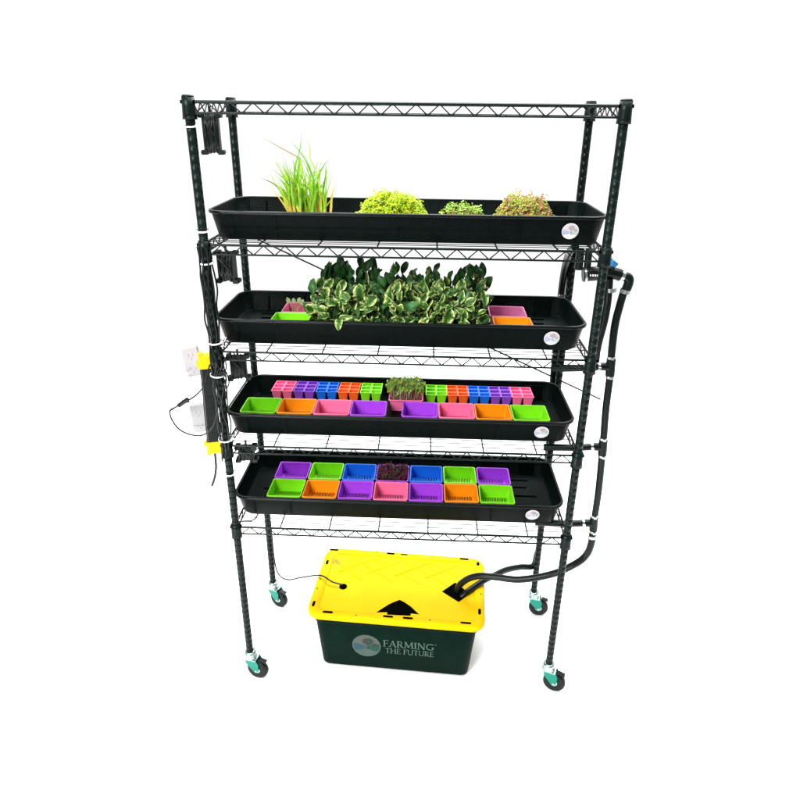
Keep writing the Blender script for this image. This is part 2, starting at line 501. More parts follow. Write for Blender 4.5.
# lowest tray, front row (7) and back row (7)
x0 = -0.497 + 0.065
rj = lambda a: R(random.uniform(-a, a))
front4 = ['green', 'orange', 'purple', 'pink', 'purple', 'orange', 'green']
back4 = ['purple', 'green', 'blue', 'pink', 'blue', 'green', 'purple']
lf = ['empty lime green cup at the left end of the front row in the lowest tray', 'empty orange cup beside the leftmost lime green cup, front row of the lowest tray',
      'empty purple cup just left of the pink cup in the lowest tray', 'empty pink cup in the middle of the lowest tray front row',
      'empty purple cup just right of the pink cup in the lowest tray', 'empty orange cup beside the rightmost lime green cup, front row of the lowest tray',
      'empty lime green cup at the right end of the front row in the lowest tray']
lbk = ['empty purple cup at the left end of the back row in the lowest tray', 'empty green cup between the left purple and blue cups, lowest tray back row',
       'empty blue cup left of the dark purple microgreens in the lowest tray', 'pink cup under the dark purple microgreens in the lowest tray',
       'empty blue cup right of the dark purple microgreens in the lowest tray', 'empty green cup between the right blue and purple cups, lowest tray back row',
       'empty purple cup at the right end of the back row in the lowest tray']
for i in range(7):
    place_cup(front4[i], x0 + .1307 * i, 0.152 + random.uniform(-.001, .001), TZ[3] + fl, lf[i], 'cups in the lowest tray', rj(.7))
    if i == 3:
        place_cup('purple', x0 + .1307 * i, 0.283, TZ[3] + fl, 'cup under the dark purple microgreens in the back row of the lowest tray', 'cups in the lowest tray', rj(.5))
    else:
        place_cup(back4[i], x0 + .1307 * i, 0.283, TZ[3] + fl, lbk[i], 'cups in the lowest tray', rj(.7))
# third tray front row (8)
front3 = ['green', 'orange', 'pink', 'purple', 'purple', 'pink', 'orange', 'green']
l3 = ['empty green cup at the left end of the row in the third tray', 'empty orange cup second from the left in the third tray row', 'empty pink cup third from the left in the third tray row',
      'empty purple cup just left of the gap in the third tray row', 'empty purple cup just right of the gap in the third tray row', 'empty pink cup third from the right in the third tray row',
      'empty orange cup second from the right in the third tray row', 'empty green cup at the right end of the row in the third tray']
for i in range(8):
    x = -0.507 + .1287 * i if i < 4 else 0.447 - .1287 * (7 - i)
    place_cup(front3[i], x, 0.172 - .006 * (i / 7), TZ[2] + fl, l3[i], 'front row cups in the third tray', rj(1.0))
place_cup('pink', 0.008, 0.302, TZ[2] + fl, 'pink cup filled with tall microgreens, middle of the third tray back row', 'cups in the third tray')
# second tray
place_cup('magenta', -0.358, 0.262, TZ[1] + fl, 'magenta cup behind the lime green one, left of the leafy plants', 'cups at the ends of the leafy plants', R(1))
place_cup('green', -0.372, 0.132, TZ[1] + fl, 'lime green cup in front of the magenta one, left of the leafy plants', 'cups at the ends of the leafy plants')
place_cup('mauve', 0.352, 0.262, TZ[1] + fl, 'mauve cup behind the orange one, right of the leafy plants', 'cups at the ends of the leafy plants', R(-1))
place_cup('orange', 0.358, 0.132, TZ[1] + fl, 'orange cup in front of the mauve one, right of the leafy plants', 'cups at the ends of the leafy plants')

# six cell pots
def sixcell(colr, x, y, z, label, rz=0):
    key = 'six_' + colr
    if key not in cups:
        c = MB()
        W_, D_, H_ = 0.0800, 0.098, 0.047
        cw, cd = W_ / 2, D_ / 3
        for i in range(2):
            for j in range(3):
                cx = (i - .5) * cw; cy = (j - 1) * cd
                c.loft([rr(cw * .62, cd * .62, .003, 0, 2, cx, cy), rr(cw - .003, cd - .003, .003, H_ - .004, 2, cx, cy), rr(cw - .0002, cd - .0002, .001, H_ - .003, 2, cx, cy),
                        rr(cw - .0002, cd - .0002, .001, H_, 2, cx, cy), rr(cw - .006, cd - .007, .003, H_, 2, cx, cy), rr(cw * .66, cd * .60, .003, H_ * .35, 2, cx, cy)], cap0=True, cap1=True, smooth=False)
        cups[key] = c.build('six_cell_pot', CUP[colr]); o = cups[key]
    else:
        o = cups[key].copy(); col.objects.link(o)
    o.location = (x, y, z); o.rotation_euler = (0, 0, rz)
    tag(o, label, 'seedling pot', 'six-cell pots in the back row of the third tray')
left6 = ['pink', 'violet', 'blue', 'red', 'green']; right6 = ['green', 'red', 'blue', 'violet', 'pink']
cn = {'pink': 'pink', 'violet': 'violet', 'blue': 'blue', 'red': 'red-orange', 'green': 'green'}
for i in range(5):
    sixcell(left6[i], -0.461 + .0838 * i, 0.349, TZ[2] + fl, cn[left6[i]] + ' six-cell pot in the left group behind the cups', rj(1.2))
    sixcell(right6[i], 0.120 + .0803 * i, 0.346, TZ[2] + fl, cn[right6[i]] + ' six-cell pot in the right group behind the cups', rj(1.2))

# ------------------------------------------------------------------ plants
def leafmat(n, c, tr=0.3): return mat(n, c, 0.5, 0.25, noise=0.2, nscale=60, trans=tr)
G = {k: leafmat('leaf_' + k, c) for k, c in dict(
    chart=(0.42, 0.57, 0.006), chart2=(0.28, 0.45, 0.01), chart3=(0.56, 0.60, 0.02),
    green=(0.10, 0.30, 0.015), green2=(0.20, 0.42, 0.03), pale=(0.42, 0.55, 0.14),
    tan=(0.62, 0.45, 0.10), rose=(0.62, 0.24, 0.12), russet=(0.34, 0.13, 0.06), olive=(0.26, 0.38, 0.02), tan2=(0.46, 0.30, 0.09), dark=(0.02, 0.07, 0.015), grassg=(0.32, 0.58, 0.04), grassd=(0.12, 0.38, 0.03),
    straw=(0.72, 0.50, 0.10), brown=(0.36, 0.27, 0.17), maroon=(0.05, 0.003, 0.018), wine=(0.13, 0.006, 0.035), white=(0.62, 0.60, 0.44), pinkstem=(0.60, 0.28, 0.24)).items()}
def variegated():
    v = mat('variegated_leaf', (0.05, 0.2, 0.03), 0.4, 0.35)
    t = v.node_tree; b = t.nodes['Principled BSDF']
    uv = t.nodes.new('ShaderNodeUVMap'); sp = t.nodes.new('ShaderNodeSeparateXYZ')
    t.links.new(uv.outputs[0], sp.inputs[0])
    ab = t.nodes.new('ShaderNodeMath'); ab.operation = 'ABSOLUTE'; t.links.new(sp.outputs[0], ab.inputs[0])
    co = t.nodes.new('ShaderNodeTexCoord')
    n = t.nodes.new('ShaderNodeTexNoise'); n.inputs['Scale'].default_value = 90; n.inputs['Detail'].default_value = 3
    t.links.new(co.outputs['Object'], n.inputs['Vector'])
    ad = t.nodes.new('ShaderNodeMath'); ad.operation = 'MULTIPLY_ADD'; ad.inputs[1].default_value = 1.5
    t.links.new(n.outputs['Fac'], ad.inputs[0]); t.links.new(ab.outputs[0], ad.inputs[2])
    cr = t.nodes.new('ShaderNodeValToRGB')
    cr.color_ramp.elements[0].position = 0.72; cr.color_ramp.elements[0].color = (0.018, 0.075, 0.014, 1)
    cr.color_ramp.elements[1].position = 1.0; cr.color_ramp.elements[1].color = (0.12, 0.26, 0.03, 1)
    e = cr.color_ramp.elements.new(1.0); e.color = (0.10, 0.24, 0.03, 1)
    cr.color_ramp.elements[2].color = (0.58, 0.62, 0.24, 1)
    dv = t.nodes.new('ShaderNodeMath'); dv.operation = 'MULTIPLY'; dv.inputs[1].default_value = 0.62
    t.links.new(ad.outputs[0], dv.inputs[0]); t.links.new(dv.outputs[0], cr.inputs['Fac'])
    cr.color_ramp.elements[0].position = 0.56; cr.color_ramp.elements[1].position = 0.88; cr.color_ramp.elements[2].position = 1.0
    t.links.new(cr.outputs[0], b.inputs['Base Color'])
    return v
VAR = variegated()

def sprout(mb, p, size, n_, mi, rnd):
    # a pair of small rounded seed leaves
    n_ = n_.normalized()
    a = Vector((rnd.uniform(-1, 1), rnd.uniform(-1, 1), rnd.uniform(-.4, .4)))
    a = (a - n_ * a.dot(n_)).normalized(); b = n_.cross(a)
    for s_ in (-1, 1):
        L = size * rnd.uniform(.8, 1.2); W_ = L * .42
        up = n_ * L
        lift = rnd.uniform(.0, .5)
        pts = [p, p + a * s_ * L * .4 + b * W_ + up * .2 * lift, p + a * s_ * L * .85 + b * W_ * .8 + up * .55 * lift, p + a * s_ * L * 1.0 + up * .5 * lift,
               p + a * s_ * L * .85 - b * W_ * .8 + up * .55 * lift, p + a * s_ * L * .4 - b * W_ + up * .2 * lift]
        c = p + a * s_ * L * .55 + up * (.25 * lift - .08)
        mb.add(pts + [c], [(i, (i + 1) % 6, 6) for i in range(6)], mi, smooth=True)

def microgreens(root, w_, d_, zmin, zmax, zbase, n, size, leafm, stemm, seed, dome=1.0, tight=3.0):
    rnd = random.Random(seed)
    L = MB(); S = MB()
    for i in range(n):
        while True:
            x, y = rnd.uniform(-1, 1), rnd.uniform(-1, 1)
            rr_ = (abs(x) ** tight + abs(y) ** tight) ** (1 / tight)
            if rr_ < 1: break
        lump = .5 + .5 * math.sin(x * 6 + seed) * math.cos(y * 5 + seed * 2)
        zt = zmin + (zmax - zmin) * (1 - rr_ ** 3.6 * dome) * (0.80 + .20 * lump)
        zt += rnd.gauss(-.07, .10) * (zmax - zmin) + (rnd.random() < .04) * rnd.uniform(.1, .22) * (zmax - zmin)
        p = Vector((x * w_ / 2 + rnd.gauss(0, .002), y * d_ / 2, zt))
        nrm = Vector((x * .6, y * .6 - .25, .8)) + Vector([rnd.gauss(0, .35) for _ in range(3)])
        sprout(L, p, size * rnd.uniform(.7, 1.25), nrm, rnd.choices(range(len(leafm)), [3, 2, 1.2][:len(leafm)])[0], rnd)
        q = Vector((p.x * .86 + rnd.gauss(0, .002), p.y * .86, zbase))
        mid = (p + q) / 2 + Vector((rnd.gauss(0, .003), rnd.gauss(0, .003), 0))
        if i % 2 == 0: S.tube([q, mid, p], 0.0008, 4, rnd.randrange(len(stemm)), cap=False)
    L.build('leaves', leafm, root); S.build('stems', stemm, root)

def matpad(root, w_, d_, h, z=0):
    q = MB(); q.loft([rr(w_ - .01, d_ - .01, .01, z, 3), rr(w_, d_, .012, z + h - .004, 3), rr(w_ - .006, d_ - .006, .01, z + h, 3)], cap0=True, cap1=True)
    q.build('growing_mat', mat('growing_mat', (0.10, 0.06, 0.03), .9, .1, noise=.4, nscale=200), root)

T1 = TZ[0] + fl
# grass
gr = empty('grass_clump', (-0.31, 0.2, T1))
tag(gr, 'clump of tall thin grass blades at the left of the topmost tray', 'grass plant')
matpad(gr, .11, .11, .03)
paths = [[(-0.363, 1.795), (-0.352, 1.862), (-0.342, 1.936), (-0.327, 1.98), (-0.318, 2.034)],
 [(-0.36, 1.792), (-0.345, 1.877), (-0.333, 1.928), (-0.332, 1.955), (-0.352, 1.968), (-0.394, 1.990), (-0.442, 2.016)],
 [(-0.369, 1.795), (-0.373, 1.841), (-0.387, 1.862), (-0.408, 1.882), (-0.422, 1.912)],
 [(-0.369, 1.795), (-0.382, 1.84), (-0.399, 1.87), (-0.427, 1.888), (-0.455, 1.897)],
 [(-0.359, 1.795), (-0.365, 1.862), (-0.374, 1.921), (-0.378, 1.959)],
 [(-0.337, 1.795), (-0.333, 1.862), (-0.321, 1.922), (-0.319, 1.957)],
 [(-0.286, 1.793), (-0.282, 1.878), (-0.301, 1.937), (-0.318, 1.966), (-0.336, 1.986), (-0.356, 2.008)],
 [(-0.266, 1.793), (-0.267, 1.863), (-0.28, 1.923), (-0.294, 1.952), (-0.296, 1.981), (-0.301, 2.015)],
 [(-0.257, 1.793), (-0.251, 1.863), (-0.245, 1.938)],
 [(-0.273, 1.796), (-0.275, 1.893), (-0.261, 1.929), (-0.238, 1.955)],
 [(-0.305, 1.796), (-0.295, 1.863), (-0.296, 1.916)], [(-0.321, 1.795), (-0.328, 1.847), (-0.338, 1.892)]]
rnd = random.Random(7)
blades = MB()
def blade(pts, wd, mi):
    P = spline(pts, 5); n = len(P)
    f0 = rnd.uniform(-.8, .8)
    rows = []
    for i, p in enumerate(P):
        t = i / (n - 1)
        ww = wd * (1 - t ** (2.2 if mi != 3 else 5)) * (.65 + .5 * min(1, t * 3)) + .0004
        a = f0 + t * rnd.uniform(.2, .5)
        s_ = Vector((math.cos(a), math.sin(a), 0)) * ww
        rows.append([p - s_, p + Vector((-.25 * s_.y, .25 * s_.x, 0)), p + s_])
    vs = [v for r in rows for v in r]; fs = []; 
    for i in range(n - 1):
        for j in range(2):
            fs.append((i * 3 + j, i * 3 + j + 1, i * 3 + j + 4, i * 3 + j + 3))
    k = int(len(fs) * rnd.uniform(.15, .42))
    lo = 2 if rnd.random() < .65 else mi
    # straw-coloured sheath at the foot, green above
    o = len(blades.v); blades.v += [tuple(v) for v in vs]; blades.uv += [(0, 0)] * len(vs)
    kt = len(fs) if mi != 3 else int(len(fs) * .55)
    for i, f_ in enumerate(fs):
        blades.f.append(tuple(a + o for a in f_)); blades.m.append(lo if i < k else (mi if (mi != 3 or i > kt) else 0)); blades.smooth.append(True)
for i, pth in enumerate(paths):
    yo = rnd.uniform(-.03, .03)
    P = [(x + .31, yo * (1 - .2 * j), z_ - T1) for j, (x, z_) in enumerate(pth)]
    P.insert(0, (P[0][0] * .85, yo, .02))
    mi = 3 if i in (1, 3) else (0 if i % 3 else 1)
    blade(P, 0.0034 if mi != 3 else .0048, mi)
    if i in (0, 4, 5, 8, 10, 11):
        pass
for k in range(150):
    cx = rnd.choice((-.042, -.028, -.018, .012, .032, .044)) + rnd.gauss(0, .008)
    cy = rnd.gauss(0, .018)
    h = rnd.triangular(.06, .20, .115)
    lean = (cx * .15 + rnd.gauss(-.010, .022))
    bend = rnd.gauss(-.002, .014)
    P = [(cx, cy, .02), (cx + lean * .25, cy, .02 + h * .35), (cx + lean * .7, cy + rnd.gauss(0, .008), .02 + h * .72), (cx + lean * 1.3 + bend, cy + rnd.gauss(0, .012), .02 + h)]
    blade(P, rnd.uniform(.0014, .0034), rnd.choice((0, 4, 1, 0, 2 if h < .12 else 4)))
blades.build('blades', [G['grassg'], G['grassd'], G['straw'], G['brown'], G['chart2']], gr)

# mounds in the topmost tray
def mound(name, x, y, w_, d_, ztop, zedge, n, size, lm, sm, seed, label, cat='microgreens'):
    o = empty(name, (x, y, T1))
    matpad(o, w_ * .8, min(.12, d_), .03)
    microgreens(o, w_, d_, zedge - T1, ztop - T1, .028, n, size, lm, sm, seed)
    return tag(o, label, cat, 'mounds of microgreens in the topmost tray')
mound('microgreens_patch', -0.042, 0.2, .236, .16, 1.859, 1.768, 1900, .0066, [G['chart'], G['chart2'], G['chart3']], [G['chart3'], G['pale']], 3, 'large dense mound of yellow-green microgreens in the topmost tray')
mound('microgreens_patch', 0.178, 0.19, .145, .12, 1.834, 1.785, 210, .0065, [G['green2'], G['pale'], G['chart2']], [G['pale'], G['tan']], 5, 'small sparse patch of low green sprouts between two taller mounds')
mound('microgreens_patch', 0.372, 0.2, .196, .15, 1.856, 1.766, 1150, .0072, [G['olive'], G['tan2'], G['russet']], [G['rose'], G['white']], 8, 'mound of mixed green and reddish microgreens at the right of the topmost tray')

# tall microgreens, third tray
o = empty('microgreens_patch', (0.006, 0.302, TZ[2] + fl + .004))
tag(o, 'tall green microgreens on pale pink stems filling the cup between the six-cell pots', 'microgreens')
matpad(o, .108, .104, .036)
microgreens(o, .138, .122, .046, .102, .035, 430, .0072, [G['green'], G['pale'], G['olive'], ], [G['pinkstem'], G['white'], G['russet']], 11, dome=.4, tight=6)
# dark microgreens, lowest tray
o = empty('microgreens_patch', (x0 + .1307 * 3, 0.283, TZ[3] + fl + .004))
tag(o, 'dark purple microgreens filling the middle cup of the lowest tray back row', 'microgreens')
matpad(o, .107, .104, .018)
microgreens(o, .118, .112, .036, .060, .017, 420, .0062, [G['maroon'], G['wine'], G['dark']], [G['wine']], 13, dome=.15, tight=8)

# variegated leafy plants
def leaf(mb, base, d, L, W_, nrm, mi, rnd, curl, und):
    d = d.normalized(); side = d.cross(nrm).normalized(); nrm = side.cross(d).normalized()
    rows = []; uvs = []; p = Vector(base); nt_, ns = 8, 7
    ph = rnd.uniform(0, 6)
    fold = rnd.uniform(-.7, .9)
    for i in range(nt_ + 1):
        t = i / nt_
        wd = W_ * (math.sin(PI * min(1, t * .93 + .035)) ** .72) * (1.12 - .35 * t)
        if i == nt_: wd = W_ * .03
        for j in range(ns):
            s_ = -1 + 2 * j / (ns - 1)
            off = fold * s_ * s_ * wd * .8 + und * math.sin(ph + t * 9 + (2 if s_ > 0 else 0)) * abs(s_) ** 1.5
            rows.append(p + side * (s_ * wd) + nrm * off)
            uvs.append((s_ if i not in (0, nt_) else 1.0 if i else .3, t))
        # bend
        a = curl / nt_
        nd = d * math.cos(a) - nrm * math.sin(a)
        nrm = (nrm * math.cos(a) + d * math.sin(a)).normalized(); d = nd.normalized()
        p = p + d * (L / nt_)
    fs = []
    for i in range(nt_):
        for j in range(ns - 1):
            k = i * ns + j
            fs.append((k, k + 1, k + 1 + ns, k + ns))
    mb.add(rows, fs, mi, uvs, smooth=True)

SHADEL = mat('shaded_leaf', (0.03, 0.11, 0.025), 0.42, 0.35, noise=.6, nscale=70)  # shade among the rear leaves put into a darker green
def leafy(x, y, seed, label, row, hs=1.0):
    rnd = random.Random(seed)
    o = empty('leafy_plant', (x, y, TZ[1] + fl))
    tag(o, label, 'plant', 'variegated leafy plants in the second tray')
    matpad(o, .11, .11, .032)
    L = MB(); S = MB()
    n = 95 if row else 92
    for k in range(n):
        bx, by = rnd.uniform(-.05, .05), rnd.uniform(-.05, .05)
        u = rnd.random()
        if row == 0:   # front: leaves layered down the front
            z_ = .036 + .105 * hs * u
            px = bx * 1.45; py = by * .8 + (-.030 + .07 * u)
            d = Vector((rnd.gauss(0, .6), -.35 + .6 * u + rnd.gauss(0, .4), rnd.uniform(.1, 1.2)))
            if u < .2 and rnd.random() < .4: d.z = rnd.uniform(-.4, .2)
            nn = Vector((rnd.gauss(0, .6), -.9 + rnd.gauss(0, .3), .6 + rnd.gauss(0, .3)))
            LL = rnd.uniform(.024, .058); WW = LL * rnd.uniform(.24, .40)
            mi = 0 if rnd.random() < .82 else 1
        else:
            z_ = .040 + .130 * hs * u * rnd.uniform(.72, 1.05)
            px = bx * 1.4; py = by * .9
            d = Vector((rnd.gauss(0, .30), rnd.gauss(-.05, .25), 1))
            nn = Vector((rnd.gauss(0, .8), -1, rnd.gauss(.1, .3)))
            LL = rnd.uniform(.028, .066); WW = LL * rnd.uniform(.18, .36)
            mi = 1 if (z_ > .086 and rnd.random() < .74) or rnd.random() < .3 else 0
        p = Vector((px, py, z_))
        b0 = Vector((bx * .7, by * .7, .030))
        mid = (b0 + p) / 2 + Vector((rnd.gauss(0, .006), rnd.gauss(0, .006), 0))
        S.tube([b0, mid, p], [0.0018, .0014, .0010], 5, cap=False)
        leaf(L, p, d, LL, WW, nn, mi, rnd, rnd.uniform(-.4, 1.9) if row == 0 else rnd.uniform(-.3, .8), rnd.uniform(.001, .006))
    ylim = .080 - y
    L.v = [(a, ylim + .02 * (b_ - ylim) if (b_ < ylim and c_ < .080) else b_, c_) for a, b_, c_ in L.v]
    if row == 0 and x < -.2:
        leaf(L, Vector((.025, -.085, .067)), Vector((0, -.5, .25)), .045, .013, Vector((0, 0, 1)), 0, rnd, 2.1, .002)
    L.build('leaves', [VAR, SHADEL], o); S.build('stems', G['dark'], o)
xs = [-.215, -.08, .058, .195]
nmf = ['leftmost', 'second from left', 'third from left', 'rightmost']
for i in range(4):
    leafy(xs[i] + .01, .29, 40 + i, nmf[i] + ' plant of the back row, upright leaves darkened as if shaded, rising behind the pale ones', 1, (1.06, 1.0, .90, .90)[i])
for i in range(4):
    leafy(xs[i] + (.0 if i else -.01), .135, 20 + i, nmf[i] + ' plant of the front row, cream-edged green leaves hanging to the tray rim', 0, (.98, 1.1, .95, 1.0)[i])
# stray sprout by the magenta cup, and one leaf drooping over the rim
rnd = random.Random(3)
o = empty('seedling', (-0.385, .262, TZ[1] + fl + .003)); tag(o, 'single small pale seedling growing from the magenta cup', 'seedling')
L = MB(); S = MB()
for dx, dz in ((-.022, .028), (.022, .030), (.0, .018), (.034, .012)):
    S.tube([(0, 0, 0), (dx * .4, 0, .04), (dx * .7, -.008, .052 + dz * .3)], .0014, 5)
    leaf(L, (dx * .7, -.008, .052 + dz * .3), Vector((dx * 12, -.3, .8)), .022, .008, Vector((0, -1, .6)), 0, rnd, .4, .001)
L.build('leaves', [leafmat('seedling_leaf', (.36, .50, .25))], o); S.build('stem', G['pale'], o)

# ------------------------------------------------------------------ tote
RZ = R(-3.6)
TX, TY, TZL = -0.006, 0.243, 0.285
tote = empty('storage_tote', (TX, TY, 0), RZ)
tag(tote, 'dark green storage tote with a bright yellow lid standing on the floor under the rack', 'storage bin')
def loc_xy(x, y):
    dx, dy = x - TX, y - TY; c, s_ = math.cos(-RZ), math.sin(-RZ)
    return (dx * c - dy * s_, dx * s_ + dy * c)
BW0, BD0, BW1, BD1, BH = 0.600, 0.392, 0.650, 0.412, 0.262
b = MB()
b.loft([rr(BW0 - .012, BD0 - .012, .03, 0.006), rr(BW0, BD0, .034, 0.012), rr(BW1 - .006, BD1 - .006, .04, BH - .03), rr(BW1 - .006, BD1 - .006, .04, BH - .028),
        rr(BW1 + .006, BD1 + .006, .044, BH - .026), rr(BW1 + .008, BD1 + .008, .044, BH), rr(BW1 - .006, BD1 - .006, .04, BH), rr(BW0 - .01, BD0 - .01, .03, .014)], cap0=True)
for sx_ in (-1, 1):
    for sy_ in (-1, 1):
        b.box((sx_ * (BW0 / 2 - .07), sy_ * (BD0 / 2 - .05), .003), (.08, .05, .006))
b.add(rr(BW0 - .01, BD0 - .01, .03, .014), [tuple(range(28))])
b.build('body', M['tote'], tote)
# lid: raised sheet with real openings cut by a grid of quads is costly; the openings are flat dark shapes, their inner shade put into the colour
LW, LD = 0.706, 0.432
l = MB()
zt = TZL
l.loft([rr(LW - .020, LD - .020, .05, zt - .026), rr(LW, LD, .056, zt - .026), rr(LW, LD, .056, zt - .012), rr(LW - .006, LD - .006, .054, zt - .005),
        rr(LW - .016, LD - .016, .052, zt - .002), rr(LW - .075, LD - .062, .034, zt - .002), rr(LW - .090, LD - .077, .028, zt - .010)])
l.add(rr(LW - .090, LD - .077, .028, zt - .010), [tuple(range(28))])
l.add([(x, y, zt - .028) for x, y, _ in rr(LW - .021, LD - .021, .05, 0)], [tuple(reversed(range(28)))])
# diagonal lattice ribs on the recessed panel
zp = zt - .010
def rib(a, c, w_=.008, h=.0030):
    a = Vector((a[0], a[1], zp)); c = Vector((c[0], c[1], zp)); d = (c - a).normalized(); n_ = Vector((-d.y, d.x, 0)) * w_ / 2
    up = Vector((0, 0, h))
    l.add([a - n_, a + n_, c + n_, c - n_, a - n_ * .4 + up, a + n_ * .4 + up, c + n_ * .4 + up, c - n_ * .4 + up],
          [(4, 5, 6, 7), (0, 4, 7, 3), (1, 2, 6, 5), (0, 1, 5, 4), (2, 3, 7, 6)])
for x in (-.235, -.12, .0, .12):
    rib((x, .165), (x + .20, .165 - .20 * .72)) if x < .1 else rib((x, .165), (x + .12, .165 - .12 * .72))
    
for x in (-.27, -.15, -.03, .10):
    rib((x, .06), (x + .145, .165))
rib((-.29, .12), (-.17, .02)); rib((-.235, .165), (-.235, .13)); rib((-.12, .165), (-.12, .14)); rib((.12, .165), (.12, .13))
# screws / small dots
lid = l.build('lid', M['lid'], tote)
def slab(mb, pts, z_, h, mi=0):
    mb.loft([[(x, y, z_) for x, y in pts], [(x, y, z_ + h) for x, y in pts]], mi, cap1=True, smooth=False)
def slot(x, y, w_, h_):
    d = MB()
    slab(d, [(p[0], p[1]) for p in rr(w_, h_, min(w_, h_) * .45, 0, 4, x, y)], zt - .0018, .0006)
    d.build('lid_slot', M['hole'], tote)
def L2(x, y): return loc_xy(x, y)
for (wx, wy), (a, c) in (((-0.362, 0.372), (.010, .030)), ((-0.312, 0.459), (.040, .012)), ((-0.055, 0.450), (.036, .012)), ((0.005, 0.447), (.032, .008)),
                         ((0.272, 0.440), (.040, .012)), ((0.330, 0.395), (.012, .024)), ((0.333, 0.096), (.011, .032)), ((0.259, 0.032), (.042, .010)),
                         ((-0.283, 0.063), (.042, .012)), ((-0.348, 0.108), (.011, .032))):
    x, y = L2(wx, wy)
    x = max(-LW / 2 + .022, min(LW / 2 - .022, x)); y = max(-LD / 2 + .017, min(LD / 2 - .017, y))
    slot(x, y, a, c)
for wx, wy in ((-.044, .048), (.034, .047)):
    x, y = L2(wx, wy); slot(x, -LD / 2 + .022, .040, .011)
for wx, wy in ((-.12, .455), (.13, .45), (-.365, .26), (-.37, .20), (.345, .20), (.12, .04), (-.17, .05)):
    x, y = L2(wx, wy); x = max(-LW / 2 + .016, min(LW / 2 - .016, x)); y = max(-LD / 2 + .014, min(LD / 2 - .014, y))
    slot(x, y, .006, .006)
a = MB()
ar = [(-0.092, 0.080), (-0.046, 0.128), (-0.028, 0.141), (-0.003, 0.157), (0.018, 0.143), (0.045, 0.118), (0.077, 0.078), (0.044, 0.0815), (0.044, 0.068), (-0.049, 0.070), (-0.049, 0.083)]
slab(a, list(reversed([L2(*p) for p in ar])), zp + .0002, .0010)
tag(a.build('arrow_opening', M['hole'], tote), 'black arrow-shaped opening pointing to the back of the lid')
a = MB()
slab(a, list(reversed([L2(*p) for p in ((0.170, 0.216), (0.226, 0.275), (0.286, 0.208), (0.236, 0.157))])), zp + .0002, .0012)
tag(a.build('hose_opening', M['hole'], tote), 'black diamond-shaped opening under the hoses')
a = MB()
cx, cy = L2(-.242, .223)
a.lathe([(.016, zp), (.016, zp + .004), (.010, zp + .008), (.006, zp + .009)], (cx, cy, 0), 16)
a.build('grommet', M['hole'], tote)

# print on the tote front
th = math.atan2((BD1 - BD0) / 2 - .003, BH - .042)
def front(x, z_, h=0.0):
    y = -(BD0 / 2) - (z_ - .012) * math.tan(th) - h - .0006
    return Vector((x, y, z_))
ax = Vector((1, 0, 0)); ay = Vector((0, -math.sin(th), math.cos(th))); an = Vector((0, -math.cos(th), -math.sin(th)))
e = MB()
emblem(e, 0.058, front(-.112, .129), ax, ay, an, 0)
tag(e.build('printed_emblem', EM_D, tote), 'round faded print of a tree over ploughed fields')
# serif capitals drawn as strokes: (x0,y0,x1,y1,width)
TH_, TN = 0.13, 0.065
def arcpts(cx, cy, rx, ry_, a0, a1, n=10): return [(cx + rx * math.cos(R(a0 + (a1 - a0) * i / n)), cy + ry_ * math.sin(R(a0 + (a1 - a0) * i / n))) for i in range(n + 1)]
def serif(x, y, w_=.26): return ('l', (x - w_ / 2, y), (x + w_ / 2, y), .05)
GL = {
 'F': (.56, [('l', (.14, 0), (.14, 1), TH_), ('l', (.14, .97), (.54, .97), TN), ('l', (.14, .52), (.44, .52), TN), ('l', (.53, .99), (.53, .84), .05), ('l', (.44, .60), (.44, .44), .05), serif(.14, .025), serif(.10, .975, .2)]),
 'A': (.78, [('l', (.10, 0), (.40, 1), TN), ('l', (.38, 1), (.68, 0), TH_), ('l', (.20, .34), (.58, .34), TN), serif(.10, .025), serif(.68, .025)]),
 'R': (.70, [('l', (.14, 0), (.14, 1), TH_), ('p', [(.14, .97), (.30, .97)] + arcpts(.30, .73, .20, .24, 90, -90) + [(.14, .49)], .08), ('l', (.30, .50), (.62, .0), TH_), serif(.14, .025), serif(.64, .025, .16), serif(.10, .975, .2)]),
 'M': (.98, [('l', (.14, 0), (.17, 1), TN), ('l', (.17, 1), (.48, .12), TH_), ('l', (.48, .12), (.79, 1), TN), ('l', (.79, 1), (.84, 0), TH_), serif(.14, .025), serif(.84, .025), serif(.14, .975, .16), serif(.82, .975, .16)]),
 'I': (.32, [('l', (.16, 0), (.16, 1), TH_), serif(.16, .025), serif(.16, .975)]),
 'N': (.84, [('l', (.14, 0), (.14, 1), TN), ('l', (.14, 1), (.70, 0), TH_), ('l', (.70, 0), (.70, 1), TN), serif(.14, .025), serif(.12, .975, .2), serif(.70, .975)]),
 'G': (.82, [('p', arcpts(.44, .5, .34, .46, 48, 318, 18), .10), ('l', (.70, .08), (.70, .44), TH_), serif(.70, .44, .24), ('l', (.67, .97), (.67, .78), .05)]),
 'T': (.68, [('l', (.34, 0), (.34, 1), TH_), ('l', (.05, .97), (.63, .97), TN), ('l', (.06, .99), (.06, .82), .05), ('l', (.62, .99), (.62, .82), .05), serif(.34, .025)]),
 'H': (.84, [('l', (.14, 0), (.14, 1), TH_), ('l', (.70, 0), (.70, 1), TH_), ('l', (.14, .52), (.70, .52), TN), serif(.14, .025), serif(.70, .025), serif(.14, .975), serif(.70, .975)]),
 'E': (.60, [('l', (.14, 0), (.14, 1), TH_), ('l', (.14, .97), (.52, .97), TN), ('l', (.14, .52), (.44, .52), TN), ('l', (.14, .03), (.55, .03), TN), ('l', (.51, .99), (.51, .84), .05), ('l', (.55, .01), (.56, .18), .05), ('l', (.44, .60), (.44, .44), .05)]),
 'U': (.82, [('p', [(.14, 1), (.14, .34)] + arcpts(.41, .34, .27, .31, 180, 360, 12) + [(.68, 1)], .10), serif(.14, .975), serif(.68, .975)]),
 ' ': (.34, []),
}
